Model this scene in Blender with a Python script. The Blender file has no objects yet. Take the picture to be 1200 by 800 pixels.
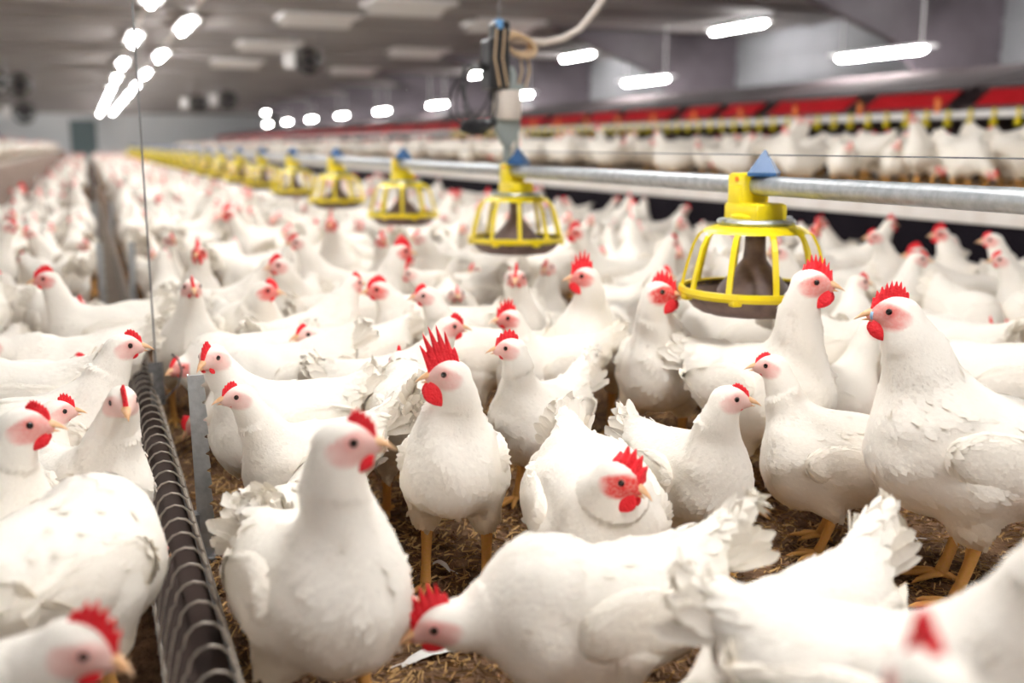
import bpy, bmesh, math, random
import numpy as np
from mathutils import Vector, Matrix
random.seed(4)
SC = bpy.context.scene
COL = SC.collection
# ------------------------------------------------------------------ camera (eye height 0.80 m; Y runs down the house, X across it)
EYE = np.array([0, 0, .80]); FPX = 1200.
PIT = math.atan(230/1200.); YAW = math.atan(500/math.hypot(1200, 230))
FWD = np.array([math.sin(YAW)*math.cos(PIT), math.cos(YAW)*math.cos(PIT), -math.sin(PIT)])
RGT = np.array([math.cos(YAW), -math.sin(YAW), 0]); UPV = np.cross(RGT, FWD)
cam = bpy.data.cameras.new('camera'); cam.lens = 36; cam.sensor_width = 36; cam.clip_end = 200
camo = bpy.data.objects.new('camera', cam); COL.objects.link(camo)
camo.matrix_world = Matrix((( *[RGT[0], UPV[0], -FWD[0]], EYE[0]), (RGT[1], UPV[1], -FWD[1], EYE[1]), (RGT[2], UPV[2], -FWD[2], EYE[2]), (0,0,0,1)))
cam.dof.use_dof = True; cam.dof.focus_distance = 1.9; cam.dof.aperture_fstop = 1.75
SC.camera = camo
def at(px, py, z):                      # the point at height z seen at a photograph pixel
    d = FWD + (px-600)/FPX*RGT - (py-400)/FPX*UPV
    return EYE + d*((z-EYE[2])/d[2])
def pix(p):
    d = np.asarray(p, float)-EYE; w = d@FWD
    return 600+FPX*(d@RGT)/w, 400-FPX*(d@UPV)/w, w
# ------------------------------------------------------------------ light: tube lamps in rows along the house, nothing else
world = bpy.data.worlds.new('world'); SC.world = world; world.use_nodes = True
world.node_tree.nodes['Background'].inputs[0].default_value = (.8,.85,.9,1)
world.node_tree.nodes['Background'].inputs[1].default_value = .3
LAMP_GLOW = 62.
ROWS = [(.79, 2.37, -8.1, 5.0, 14), (1.36, 2.37, -10.2, 5.0, 14), (8.4, 2.40, 2.25, 5.05, 11), (7.62, 1.74, -1.05, 4.85, 11),
        (-6.3, 2.33, -2., 5.05, 12), (-5.6, 2.2, -.5, 5.05, 12)]
SC.view_settings.view_transform = 'Standard'; SC.view_settings.look = 'None'
SC.view_settings.exposure = .87; SC.view_settings.gamma = 1; SC.view_settings.use_curve_mapping = False
SC.cycles.max_bounces = 8; SC.cycles.diffuse_bounces = 5; SC.cycles.use_denoising = True
SC.cycles.sample_clamp_indirect = 6
# ------------------------------------------------------------------ materials
M = {}; SSS = 0.
def mat(name, color, rough=.6, metal=0, spec=.5, **kw):
    m = bpy.data.materials.new(name); m.use_nodes = True
    b = m.node_tree.nodes['Principled BSDF']
    b.inputs['Base Color'].default_value = (*color, 1); b.inputs['Roughness'].default_value = rough
    b.inputs['Metallic'].default_value = metal; b.inputs['Specular IOR Level'].default_value = spec
    for k, v in kw.items(): b.inputs[k.replace('_', ' ')].default_value = v
    M[name] = m; return m
def nd(m, typ, **kw):
    n = m.node_tree.nodes.new(typ)
    for k, v in kw.items(): setattr(n, k, v)
    return n
def lk(m, a, b): m.node_tree.links.new(a, b)
def noisy(name, c1, c2, scale, rough=.6, metal=0, bump=0, detail=4, bscale=None, spec=.5, stretch=None):
    m = mat(name, c1, rough, metal, spec); b = m.node_tree.nodes['Principled BSDF']
    tc = nd(m, 'ShaderNodeTexCoord'); src = tc.outputs['Object']
    if stretch:
        mp = nd(m, 'ShaderNodeMapping'); mp.inputs['Scale'].default_value = stretch; lk(m, src, mp.inputs[0]); src = mp.outputs[0]
    n = nd(m, 'ShaderNodeTexNoise'); n.inputs['Scale'].default_value = scale; n.inputs['Detail'].default_value = detail
    lk(m, src, n.inputs['Vector'])
    r = nd(m, 'ShaderNodeValToRGB'); r.color_ramp.elements[0].position = .3; r.color_ramp.elements[1].position = .7
    r.color_ramp.elements[0].color = (*c1, 1); r.color_ramp.elements[1].color = (*c2, 1)
    lk(m, n.outputs['Fac'], r.inputs[0]); lk(m, r.outputs[0], b.inputs['Base Color'])
    if bump:
        n2 = nd(m, 'ShaderNodeTexNoise'); n2.inputs['Scale'].default_value = bscale or scale*3; n2.inputs['Detail'].default_value = 3
        lk(m, src, n2.inputs['Vector'])
        bp = nd(m, 'ShaderNodeBump'); bp.inputs['Strength'].default_value = bump; bp.inputs['Distance'].default_value = .01
        lk(m, n2.outputs['Fac'], bp.inputs['Height']); lk(m, bp.outputs[0], b.inputs['Normal'])
    return m
def plumage():
    m = mat('plumage', (.9,.88,.84), .75, 0, .15); b = m.node_tree.nodes['Principled BSDF']
    at = nd(m, 'ShaderNodeAttribute', attribute_name='tone')
    sp = nd(m, 'ShaderNodeSeparateColor'); lk(m, at.outputs['Color'], sp.inputs[0])
    tc = nd(m, 'ShaderNodeTexCoord')
    n = nd(m, 'ShaderNodeTexNoise'); n.inputs['Scale'].default_value = 14; n.inputs['Detail'].default_value = 4; lk(m, tc.outputs['Object'], n.inputs['Vector'])
    def mix(f, a, bb):
        x = nd(m, 'ShaderNodeMix', data_type='RGBA')
        for v, sk in ((f, x.inputs[0]), (a, x.inputs[6]), (bb, x.inputs[7])):
            if hasattr(v, 'is_output'): lk(m, v, sk)
            elif isinstance(v, (int, float)): sk.default_value = v
            else: sk.default_value = (*v, 1)
        return x.outputs[2]
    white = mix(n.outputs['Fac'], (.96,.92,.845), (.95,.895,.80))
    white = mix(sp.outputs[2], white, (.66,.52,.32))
    n3 = nd(m, 'ShaderNodeTexNoise'); n3.inputs['Scale'].default_value = 190; n3.inputs['Detail'].default_value = 3; lk(m, tc.outputs['Object'], n3.inputs['Vector'])
    skin = mix(at.outputs['Alpha'], (.90,.71,.64), (.74,.05,.045))
    r3 = nd(m, 'ShaderNodeValToRGB'); r3.color_ramp.elements[0].position = .4; r3.color_ramp.elements[1].position = .85; r3.color_ramp.elements[1].color = (.5,.5,.5,1); lk(m, n3.outputs['Fac'], r3.inputs[0])
    skin = mix(r3.outputs[0], skin, (.86,.66,.58))
    leg = mix(n3.outputs['Fac'], (.62,.36,.06), (.72,.36,.16))
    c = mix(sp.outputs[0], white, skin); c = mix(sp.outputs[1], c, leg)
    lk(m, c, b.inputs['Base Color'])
    wv = nd(m, 'ShaderNodeTexNoise'); wv.inputs['Scale'].default_value = 120; wv.inputs['Detail'].default_value = 2; lk(m, tc.outputs['Object'], wv.inputs['Vector'])
    bp = nd(m, 'ShaderNodeBump'); bp.inputs['Strength'].default_value = .2; bp.inputs['Distance'].default_value = .003
    b.inputs['Subsurface Weight'].default_value = SSS; b.inputs['Subsurface Radius'].default_value = (1,.8,.6); b.inputs['Subsurface Scale'].default_value = .012
    lk(m, wv.outputs['Fac'], bp.inputs['Height']); lk(m, bp.outputs[0], b.inputs['Normal'])
    return m
plumage()
noisy('comb', (.84,.010,.020), (.92,.025,.04), 60, .45, 0, .5, 3, 220, .4)
noisy('beak', (.80,.44,.20), (.88,.58,.36), 90, .4)
mat('iris', (.10,.03,.012), .15); mat('pupil', (.008,.005,.005), .06)
mat('pale_blue', (.35,.6,.85), .4)
# ------------------------------------------------------------------ hens
f32 = np.float32
def smin(a, b, k):
    h = np.clip(0.5 + 0.5*(b-a)/k, 0, 1)
    return b*(1-h) + a*h - k*h*(1-h)
def smax(a, b, k): return -smin(-a, -b, k)
def ell(p, c, r, R=None):
    q = p - np.asarray(c, f32)
    if R is not None: q = q @ np.asarray(R, f32)
    r = np.asarray(r, f32)
    k0 = np.sqrt(((q/r)**2).sum(-1)); k1 = np.sqrt(((q/(r*r))**2).sum(-1)) + 1e-9
    return k0*(k0-1)/k1
def cone(p, a, b, ra, rb):
    a = np.asarray(a, f32); b = np.asarray(b, f32); ba = b-a
    pa = p-a
    h = np.clip((pa @ ba)/max(float(ba@ba), 1e-12), 0, 1)
    return np.sqrt(((pa - h[..., None]*ba)**2).sum(-1)) - (ra + (rb-ra)*h)
def surface_nets(fn, lo, hi, s):
    lo = np.asarray(lo, float); hi = np.asarray(hi, float)
    n = np.ceil((hi-lo)/s).astype(int)+1
    ax = [(lo[i]+s*np.arange(n[i])).astype(f32) for i in range(3)]
    V = np.empty(n, f32)
    for i0 in range(0, n[0], 24):
        g = np.stack(np.meshgrid(ax[0][i0:i0+24], ax[1], ax[2], indexing='ij'), -1)
        V[i0:i0+24] = fn(g)
    ins = V < 0
    m = np.array(n)-1
    cnt = np.zeros(m, np.int32); acc = np.zeros(tuple(m)+(3,), f32)
    def corner(o): return tuple(slice(o[i], o[i]+m[i]) for i in range(3))
    for d in range(3):
        o1, o2 = [k for k in range(3) if k != d]
        for a in (0, 1):
            for b in (0, 1):
                c0 = [0,0,0]; c0[o1] = a; c0[o2] = b; c1 = list(c0); c1[d] = 1
                v0 = V[corner(c0)]; v1 = V[corner(c1)]
                x = (v0 < 0) != (v1 < 0)
                t = np.where(x, v0/np.where(x, v0-v1, 1), 0)
                cnt += x
                acc[..., d] += np.where(x, t, 0); acc[..., o1] += x*a; acc[..., o2] += x*b
    act = cnt > 0
    idx = -np.ones(m, np.int64); idx[act] = np.arange(act.sum())
    cells = np.argwhere(act)
    P = lo + s*(cells + acc[act]/cnt[act][:, None])
    quads = []
    for d in range(3):
        o1, o2 = [(1,2),(2,0),(0,1)][d]
        sl0 = [slice(None)]*3; sl1 = [slice(None)]*3
        sl0[d] = slice(0, n[d]-1); sl1[d] = slice(1, n[d])
        x = ins[tuple(sl0)] != ins[tuple(sl1)]
        e = np.argwhere(x); f = ins[tuple(sl0)][x]
        ok = (e[:, o1] > 0) & (e[:, o2] > 0) & (e[:, o1] < n[o1]-1) & (e[:, o2] < n[o2]-1)
        e = e[ok]; f = f[ok]
        def cell(a, b):
            c = e.copy(); c[:, o1] -= a; c[:, o2] -= b
            return idx[c[:,0], c[:,1], c[:,2]]
        q = np.stack([cell(1,1), cell(0,1), cell(0,0), cell(1,0)], 1)
        q[~f] = q[~f][:, ::-1]
        quads.append(q)
    return P, np.concatenate(quads)
def vnormals(P, Q):
    fn_ = np.cross(P[Q[:,2]]-P[Q[:,0]], P[Q[:,3]]-P[Q[:,1]])
    N = np.zeros_like(P)
    for k in range(4): np.add.at(N, Q[:,k], fn_)
    return N/(np.linalg.norm(N, axis=1, keepdims=True)+1e-12)
def laplace(P, Q, it, lam=.5):
    for _ in range(it):
        A = np.zeros_like(P); c = np.zeros(len(P))
        for k in range(4):
            for j in (1, 3):
                np.add.at(A, Q[:,k], P[Q[:,(k+j)%4]]); np.add.at(c, Q[:,k], 1)
        P = P + lam*(A/c[:,None]-P)
    return P
def wav(P, seed, sc):
    r = np.random.default_rng(seed); o = np.zeros(len(P))
    for _ in range(7):
        k = r.normal(size=3); k *= sc/np.linalg.norm(k)*r.uniform(.6, 1.5)
        o += np.sin(P@k + r.uniform(0, 6.28))
    return o/3.
def unit(v): v = np.asarray(v, float); return v/(np.linalg.norm(v, axis=-1, keepdims=True)+1e-12)
def tube_np(pts, rad, nseg=8):
    pts = np.asarray(pts, float); n = len(pts); V = []; T = unit(np.gradient(pts, axis=0))
    ref = np.array([0, 1, 0.]) if abs(T[0][1]) < .8 else np.array([1., 0, 0])
    for i in range(n):
        a = unit(np.cross(T[i], ref)); b = np.cross(T[i], a)
        for k in range(nseg):
            w = 2*math.pi*k/nseg
            V.append(pts[i] + rad[i]*(math.cos(w)*a+math.sin(w)*b))
    F_ = []
    for i in range(n-1):
        for k in range(nseg):
            F_.append((i*nseg+k, (i+1)*nseg+k, (i+1)*nseg+(k+1)%nseg, i*nseg+(k+1)%nseg))
    F_.append(tuple(range(nseg))); F_.append(tuple((n-1)*nseg+k for k in reversed(range(nseg))))
    return V, F_
def mesh_from(name, V, faces, mats, col=None, smooth=True, nrm=None):
    me = bpy.data.meshes.new(name)
    V = np.asarray(V, float)
    lens = np.fromiter((len(f) for f in faces), np.int32, len(faces)) if not isinstance(faces, np.ndarray) else np.full(len(faces), faces.shape[1], np.int32)
    flat = faces.reshape(-1).astype(np.int32) if isinstance(faces, np.ndarray) else np.fromiter((i for f in faces for i in f), np.int32, int(lens.sum()))
    me.vertices.add(len(V)); me.vertices.foreach_set('co', V.astype(f32).ravel())
    me.loops.add(len(flat)); me.loops.foreach_set('vertex_index', flat)
    me.polygons.add(len(lens)); st = np.concatenate([[0], np.cumsum(lens)[:-1]]).astype(np.int32)
    me.polygons.foreach_set('loop_start', st)
    if smooth: me.polygons.foreach_set('use_smooth', np.ones(len(lens), bool))
    for m in mats: me.materials.append(m)
    if col is not None:
        a = me.attributes.new('tone', 'FLOAT_COLOR', 'POINT'); a.data.foreach_set('color', np.asarray(col, f32).ravel())
    me.update(calc_edges=True); me.validate()
    if nrm is not None: me.normals_split_custom_set_from_vertices(np.asarray(nrm, f32))
    return me
def feathers(P, N, D, L, W, lift, R, rng, droop=0):
    """P,N,D: root point, surface normal, lie direction. Returns verts (7 each, root shared) and index rows."""
    D = D - (D*N).sum(1, keepdims=True)*N; D = unit(D); S = np.cross(N, D)
    L = L[:,None]; W = W[:,None]; lift = lift[:,None]
    def at(t, s, dz=0): return P + D*L*t + S*W*s + N*(lift*L*t - (L*t)**2/(2*R) + dz)
    vs = np.stack([at(.4,-1.,-.0004), at(.4,0,.0006), at(.4,1.,-.0004), at(.75,-.7,-.0006), at(.75,0,.0004), at(.75,.7,-.0006), at(1.0,rng.uniform(-.2,.2,(len(P),1)))], 1)
    return vs
FT = [(0,1,2),(0,2,3)]           # root-left-mid, root-mid-right (0 = root)
FQ = [(1,4,5,2),(2,5,6,3)]
FE = [(4,7,5),(5,7,6)]
def feather_faces(root, base):
    out = []
    K = np.concatenate([root[:,None], base[:,None]+np.arange(7)], 1)
    for f in FT+FQ+FE: out.append(K[:, list(f)])
    return out

class Hen:
    """One plumage / pose of a white broiler breeder hen, built once; placed by copying."""
    def __init__(s, name, head=(.135, .445), hyaw=0, hpitch=0, tilt=0, raise_=0, comb=.02, spikes=6, redness=.5, wattle=.02,
                 sit=0, step=0, side=0, fluff=1., seed=0, res=.006, nf=1400, floppy=0, tail_up=1., detail=2, lean=0., nose=False, nk_=1., hs=1.08, plump=1.):
        rng = np.random.default_rng(seed); s.detail = detail; s.name = name
        R2 = math.radians
        zc = .238 + raise_ - sit
        ct, st = math.cos(R2(tilt)), math.sin(R2(tilt))
        def T(x, y, z):                                  # torso frame -> hen frame
            return np.array([x*ct - z*st, y, x*st + z*ct + zc])
        Rm = np.array([[ct,0,-st],[0,1,0],[st,0,ct]])    # columns = axes
        hp = np.array([head[0], side, head[1]])
        cy, sy, cp, sp = math.cos(R2(hyaw)), math.sin(R2(hyaw)), math.cos(R2(hpitch)), math.sin(R2(hpitch))
        hf = np.array([cy*cp, sy*cp, sp]); hl = np.array([-sy, cy, 0.]); hu = np.cross(hf, hl)
        HM = np.stack([hf, hl, hu], 1)*hs                # head local -> hen
        s.hp = hp; s.hf = hf
        h2 = lambda *v: hp + HM@np.array(v)
        nb = T(.068, 0, .045)
        neckdir = unit(hp-nb)
        c1 = nb + .45*np.linalg.norm(hp-nb)*unit(T(.06,0,.1)-T(0,0,0)+neckdir*.06)*(1 if head[1] > .3 else .8)
        c2 = hp - hf*.03*hs - hu*.05*hs - .01*neckdir
        tt = np.linspace(0, 1, 9)[:,None]
        nk = (1-tt)**3*nb + 3*(1-tt)**2*tt*c1 + 3*(1-tt)*tt**2*c2 + tt**3*h2(-.006,0,0)
        nr = np.interp(tt[:,0], [0,.25,.5,.75,1], [.066*nk_,.047*nk_,.037*nk_,.032*nk_,.023])
        torso_parts = [(T(.042,0,-.012), (.106,.092*plump,.099*plump)), (T(-.05,0,.006), (.122,.094*plump,.09*plump)), (T(-.128,0,.036), (.072,.06,.06))]
        tail_a, tail_b = T(-.14,0,.055), T(-.14-.085, 0, .055+.06*tail_up)
        def torso(p):
            d = ell(p, torso_parts[0][0], torso_parts[0][1], Rm)
            d = smin(d, ell(p, torso_parts[1][0], torso_parts[1][1], Rm), .04)
            d = smin(d, ell(p, torso_parts[2][0], torso_parts[2][1], Rm), .04)
            return smin(d, cone(p, tail_a, tail_b, .045, .014), .03)
        hip = [T(-.02, sg*.05, -.04) for sg in (1,-1)]
        feet = [np.array([(.005+step*sg), sg*.06, 0]) for sg in (1,-1)]
        knee = [np.array([feet[i][0]-.03, feet[i][1], max(.110-sit*.6+raise_*.5, .05)]) for i in (0,1)]
        def headf(p):
            d = ell(p, h2(-.004,0,.001), np.array([.0335,.0198,.0222])*hs, HM/hs)
            d = smin(d, cone(p, h2(.004,0,-.003), h2(.029,0,-.0065), .0182*hs, .0102*hs), .012)
            for sg in (1,-1): d = smin(d, ell(p, h2(-.017,sg*.0185,-.010), np.array([.0075,.004,.009])*hs, HM/hs), .004)
            for sg in (1,-1): d = smin(d, ell(p, h2(.008,sg*.0165,.0085), np.array([.011,.004,.004])*hs, HM/hs), .004)
            return d
        def body(p):
            d = torso(p)
            for i in (0,1):
                d = smin(d, smin(cone(p, hip[i], knee[i]+np.array([.012,0,.03]), .054, .028), cone(p, knee[i]+np.array([.012,0,.03]), knee[i], .03, .016), .02), .035)
            n = cone(p, nk[0], nk[1], nr[0], nr[1])
            for k in range(1, 8): n = smin(n, cone(p, nk[k], nk[k+1], nr[k], nr[k+1]), .015)
            d = smin(d, n, .036)
            return smin(d, headf(p), .014)
        lo = np.array([-.27,-.16,min(.03, head[1]-.08)]); hi = np.array([max(.2, head[0]+.07), .16, max(.42, head[1]+.06)])
        lo[1] = min(lo[1], side-.06); hi[1] = max(hi[1], side+.06)
        P, Q = surface_nets(body, lo, hi, res)
        P = laplace(P, Q, 2, .5)
        N = vnormals(P, Q)
        loc = (P-hp)@HM/(hs*hs)                          # head-local coordinates, unscaled
        nearhead = np.linalg.norm(loc, axis=1) < .07
        x, y, z = loc.T
        rr_ = np.sqrt(((x-.006)/.029)**2 + ((z+.003)/.0205)**2)
        fm = np.clip((1.12-rr_)/.3, 0, 1)*(np.abs(y) < .034)*np.clip((.016-z+.5*x)/.006, 0, 1)*nearhead
        fm = np.maximum(fm, nearhead*np.clip((x-.014)/.006, 0, 1)*np.clip((.018-z)/.006, 0, 1)*np.clip((z+.024)/.005, 0, 1)*(np.linalg.norm(loc, axis=1) < .044))
        red = np.full(len(P), redness); red = np.clip(red + .35*np.exp(-((x-.007)**2+(z-.004)**2)/.0075**2) + .3*np.exp(-((x+.017)**2+(z+.018)**2)/.006**2), 0, 1)*1.
        lobe = np.exp(-((x+.017)**2+(z+.010)**2)/(.008**2))*nearhead
        dirt_shade = np.clip((.20+raise_-sit*.6-P[:,2])/.11, 0, 1)*.7 + .35*np.clip(wav(P, seed+5, 22.)-.35, 0, 1)*np.clip((.24-P[:,2])/.08,0,1)  # belly and thigh dirt, deepened with warm under-body shade put into the colour
        # soft clumping of the plumage
        dn = np.zeros(len(P))
        am = np.clip(1-nearhead*1., 0, 1)
        dn += am*fluff*(.0022*wav(P, seed+1, 70.) + .003*wav(P, seed+2, 34.))
        P = P + N*dn[:,None]; N = vnormals(P, Q)
        col = np.stack([fm, np.zeros(len(P)), np.clip(dirt_shade,0,1), red*(1-.75*lobe)], 1)
        # flow of the plumage
        seg = np.argmin(((P[:,None,:]-nk[None])**2).sum(-1), 1)
        dneck = np.sqrt(((P[:,None,:]-nk[None])**2).sum(-1).min(1))
        nt = unit(np.gradient(nk, axis=0))
        back = unit(T(-1,0,-.28)-T(0,0,0))
        wn = np.clip((.10-dneck)/.07, 0, 1)*np.clip(seg/4., 0, 1)
        flow = -nt[seg]*wn[:,None] + back*(1-wn[:,None])
        low = np.clip((.2+raise_-sit-P[:,2])/.08, 0, 1)*(1-wn); flow = unit(flow + low[:,None]*np.array([-.1,0,-.9]))
        rump = np.clip((-.1-P[:,0])/.06, 0, 1); flow = unit(flow + rump[:,None]*np.array([-.4,0,.7*tail_up-.2])*(P[:,2] > zc)[:,None])
        s.flow = lambda q: np.tile(back, (len(q),1))
        # feathers rooted at body vertices
        Va, Fa = [P], [Q]; nv = len(P); C_ = [col]; Na = [N]
        if nf:
            w = np.where(fm > .2, 0, 1.)*np.where(nearhead & (x > -.012), 0, 1.)*np.clip((P[:,2]-knee[0][2]+.005)/.02, 0, 1)
            fine = np.clip(wn+nearhead*1., 0, 1)
            w = w*(1+1.2*fine)*np.where((P[:,0] > .02) & (fine < .4), .4, 1.)
            k = rng.choice(len(P), size=min(nf, int((w > 0).sum())), replace=False, p=w/w.sum())
            L = (.021*(1-fine[k])+.009*fine[k]+.014*rump[k])*rng.uniform(.7,1.3,len(k)); Wd = L*(.2+.1*rng.random(len(k)))
            lift = rng.uniform(.008,.06,len(k))*fluff*(1+1.5*low[k]+1.0*rump[k])
            lift = lift*np.where(fine[k] > .5, .35, 1) + (rng.random(len(k)) < .015)*.3
            fd = unit(flow[k]+rng.normal(scale=.13, size=(len(k),3)))
            vs = feathers(P[k], N[k], fd, L, Wd, lift, np.where(fine[k][:,None] > .5, .05, .10), rng)
            base = nv + 7*np.arange(len(k))
            Va.append(vs.reshape(-1,3)); Fa += feather_faces(k, base); nv += 7*len(k); Na.append(np.repeat(unit(N[k]+.06*fd+rng.normal(scale=.045,size=(len(k),3))), 7, 0))
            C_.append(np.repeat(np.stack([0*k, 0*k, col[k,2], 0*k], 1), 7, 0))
        V = np.concatenate(Va); C_ = np.concatenate(C_); NN = np.concatenate(Na)
        faces = [tuple(f) for A in Fa for f in A.tolist()]
        # shanks and toes
        lv, lf = [], []
        def addt(pts, rad, ns=8):
            nonlocal lv, lf
            v, f = tube_np(pts, rad, ns); o = len(lv)+len(V); lv += v; lf += [tuple(i+o for i in q) for q in f]
        if nf > 0:
            for i, sg in ((0,1),(1,-1)):
                ft = feet[i]; kn = knee[i]
                a = ft + np.array([0,0,.014])
                if sit > .06: a = ft+np.array([.02,0,.014])
                addt([kn+np.array([.002,0,.012]), kn*.7+a*.3, kn*.3+a*.7, a+np.array([0,0,.004])], [.014,.0104,.0096,.0115])
                for ang, ln in ((-32,.058),(2,.072),(34,.056),(178,.03)):
                    d = np.array([math.cos(R2(ang+sg*6)), math.sin(R2(ang+sg*6)), 0])
                    addt([a-d*.004, a+d*ln*.3+np.array([0,0,-.002]), a+d*ln*.55+np.array([0,0,-.0045]), a+d*ln*.8+np.array([0,0,-.0075]), a+d*ln+np.array([0,0,-.0125])], [.0085,.0066,.0062,.005,.0015], 6)
        if lv:
            V = np.concatenate([V, lv]); faces += lf
            C_ = np.concatenate([C_, np.tile([0,1,.25,0], (len(lv),1))])
            LN = np.zeros((len(V), 3)); tri = np.array([f[:3] for f in lf]); fn_ = np.cross(V[tri[:,1]]-V[tri[:,0]], V[tri[:,2]]-V[tri[:,0]])
            for k in range(3): np.add.at(LN, tri[:,k], fn_)
            NN = np.concatenate([NN, unit(LN[-len(lv):])])
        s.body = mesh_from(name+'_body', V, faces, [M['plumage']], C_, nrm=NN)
        s.parts = []
        # ---- comb
        nu, nvv = (40, 6) if detail >= 2 else (14, 3)
        u = np.linspace(0, 1, nu); uu = u*(1 if comb > .019 else .60); cx = .033-.053*uu; cz = .005+.0195*np.sin(np.clip(uu*1.3,0,1)*math.pi/2) - .004*np.clip(uu-.75,0,1)
        env = np.clip(u/.12,0,1)**.6*(np.clip((1.03-u)/.3,0,1))**.5*(.6+.5*np.sin(u*math.pi))
        sp_ = np.abs(((u*spikes+.35) % 1)-.5)*2
        amp = float(np.clip((comb-.008)/.03, .25, .62)); hgt = comb*env*(1.06-amp*.95+amp*sp_**1.1)
        vv = []
        for sg in (1,-1):
            for j in range(nvv):
                t = j/(nvv-1)
                th = .0042*(1-t)**.7+.0009
                fl = floppy*(t**2)*comb*.9
                for i in range(nu):
                    lean_0 = (u[i]-.45)*.35*hgt[i]*t
                    vv.append(h2(cx[i]-lean_0+lean*hgt[i]*t, sg*th + fl + .0012*math.sin(i*1.7)*t, cz[i]-.004 + (hgt[i]+.004)*t*(1-.35*floppy*t)))
        ff = []
        o2 = nu*nvv
        for j in range(nvv-1):
            for i in range(nu-1):
                a = j*nu+i; ff.append((a, a+nu, a+nu+1, a+1)); ff.append((o2+a, o2+a+1, o2+a+nu+1, o2+a+nu))
        top = (nvv-1)*nu
        for i in range(nu-1): ff.append((top+i, o2+top+i, o2+top+i+1, top+i+1))
        for i0 in (0, nu-1):
            for j in range(nvv-1):
                a = j*nu+i0; q = (a, o2+a, o2+a+nu, a+nu); ff.append(q if i0 == 0 else q[::-1])
        s.parts.append(('comb', mesh_from(name+'_comb', vv, ff, [M['comb']])))
        if detail < 1: return
        # ---- wattles
        for sg in (1,-1):
            n1, n2 = (12, 14) if detail >= 2 else (6, 8)
            vv, ff = [], []
            for i in range(n1+1):
                a = math.pi*i/n1
                for j in range(n2):
                    b = 2*math.pi*j/n2
                    zz = math.cos(a); rr = math.sin(a)*(1+.18*-zz)
                    px_ = .42*wattle*rr*math.cos(b)*1.15; py_ = .0042*rr*math.sin(b)*(1-.4*max(zz,0)); pz_ = -.5*wattle+.56*wattle*zz
                    vv.append(h2(.0105+px_*1.75-.10*wattle*(1-zz), sg*(.0085+.12*wattle*(1-zz)*.5)+py_, -.0065+pz_))
            for i in range(n1):
                for j in range(n2): ff.append((i*n2+j, (i+1)*n2+j, (i+1)*n2+(j+1)%n2, i*n2+(j+1)%n2))
            s.parts.append(('wattle', mesh_from(name+'_wattle', vv, ff, [M['comb']])))
        # ---- beak: upper and lower mandible in one mesh
        vv, ff = [], []
        for (z0, ln, up_, drop, r0, w0) in ((-.001, .034, .0075, .0115, .0098, .0098), (-.0110, .023, .004, .002, .0052, .0080)):
            o = len(vv); rn = 8; rk = 10
            for i in range(rn+1):
                t = i/rn; r = (1-t**1.6)*.97+.03
                for j in range(rk):
                    b = 2*math.pi*j/rk
                    vv.append(h2(.022+ln*t, w0*r*math.cos(b), z0 - drop*t**2.2 + r0*r*math.sin(b)*(.95 if math.sin(b) > 0 else .55)))
            for i in range(rn):
                for j in range(rk): ff.append((o+i*rk+j, o+i*rk+(j+1)%rk, o+(i+1)*rk+(j+1)%rk, o+(i+1)*rk+j))
            ff.append(tuple(o+rn*rk+j for j in range(rk)))
        s.parts.append(('beak', mesh_from(name+'_beak', vv, ff, [M['beak']])))
        if nose:
            v, f = tube_np([h2(.031,.009,-.010), h2(.032,.0095,-.005), h2(.031,.009,.0015)], [.0022,.0026,.0022], 8)
            v2, f2 = tube_np([h2(.0315,.0085,-.002), h2(.0315,-.0085,-.002)], [.0016,.0016], 8)
            s.parts.append(('nose_clip', mesh_from(name+'_clip', v+v2, f+[tuple(i+len(v) for i in q) for q in f2], [M['pale_blue']])))
        # ---- eyes
        for sg in (1,-1):
            n1, n2 = 8, 12; r = .0064*hs; c = h2(.0075, sg*.0183, .0035); vv, ff = [], []
            ax_ = unit(HM@np.array([.35, sg*1., .06])); e1 = unit(np.cross(ax_, hu)); e2 = np.cross(ax_, e1)
            for i in range(n1+1):
                a = math.pi*i/n1
                for j in range(n2):
                    b = 2*math.pi*j/n2
                    vv.append(c + r*(math.cos(a)*ax_ + math.sin(a)*(math.cos(b)*e1+math.sin(b)*e2)))
            for i in range(n1):
                for j in range(n2): ff.append((i*n2+j, (i+1)*n2+j, (i+1)*n2+(j+1)%n2, i*n2+(j+1)%n2))
            me = mesh_from(name+'_eye', vv, ff, [M['iris'], M['pupil']])
            me.polygons.foreach_set('material_index', np.array([1 if (k//n2) < 2 else 0 for k in range(n1*n2)], np.int32))
            s.parts.append(('eye', me))
        # ---- wings: a folded wing hugging each flank
        for sg in (1,-1):
            wc = T(-.036, sg*.104*plump, .02); a = R2(-8); Rw = Rm@np.array([[math.cos(a),0,-math.sin(a)],[0,1,0],[math.sin(a),0,math.cos(a)]])
            wf = lambda p: smax(torso(p)-.0075, smin(ell(p, wc, (.094,.055,.06), Rw), ell(p, wc+Rw@np.array([-.075,-sg*.02,.002]), (.07,.045,.034), Rw), .03), .024)
            l2 = wc-np.array([.21,.075,.11]); h3 = wc+np.array([.14,.075,.11])
            WP, WQ = surface_nets(wf, l2, h3, res*1.15)
            WP = laplace(WP, WQ, 2); WN = vnormals(WP, WQ)
            WP = WP + WN*(.0018*fluff*wav(WP, seed+8, 60.))[:,None]
            Wa, Wf, n0 = [WP], [WQ], len(WP); Wn = [vnormals(WP, WQ)]
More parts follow.
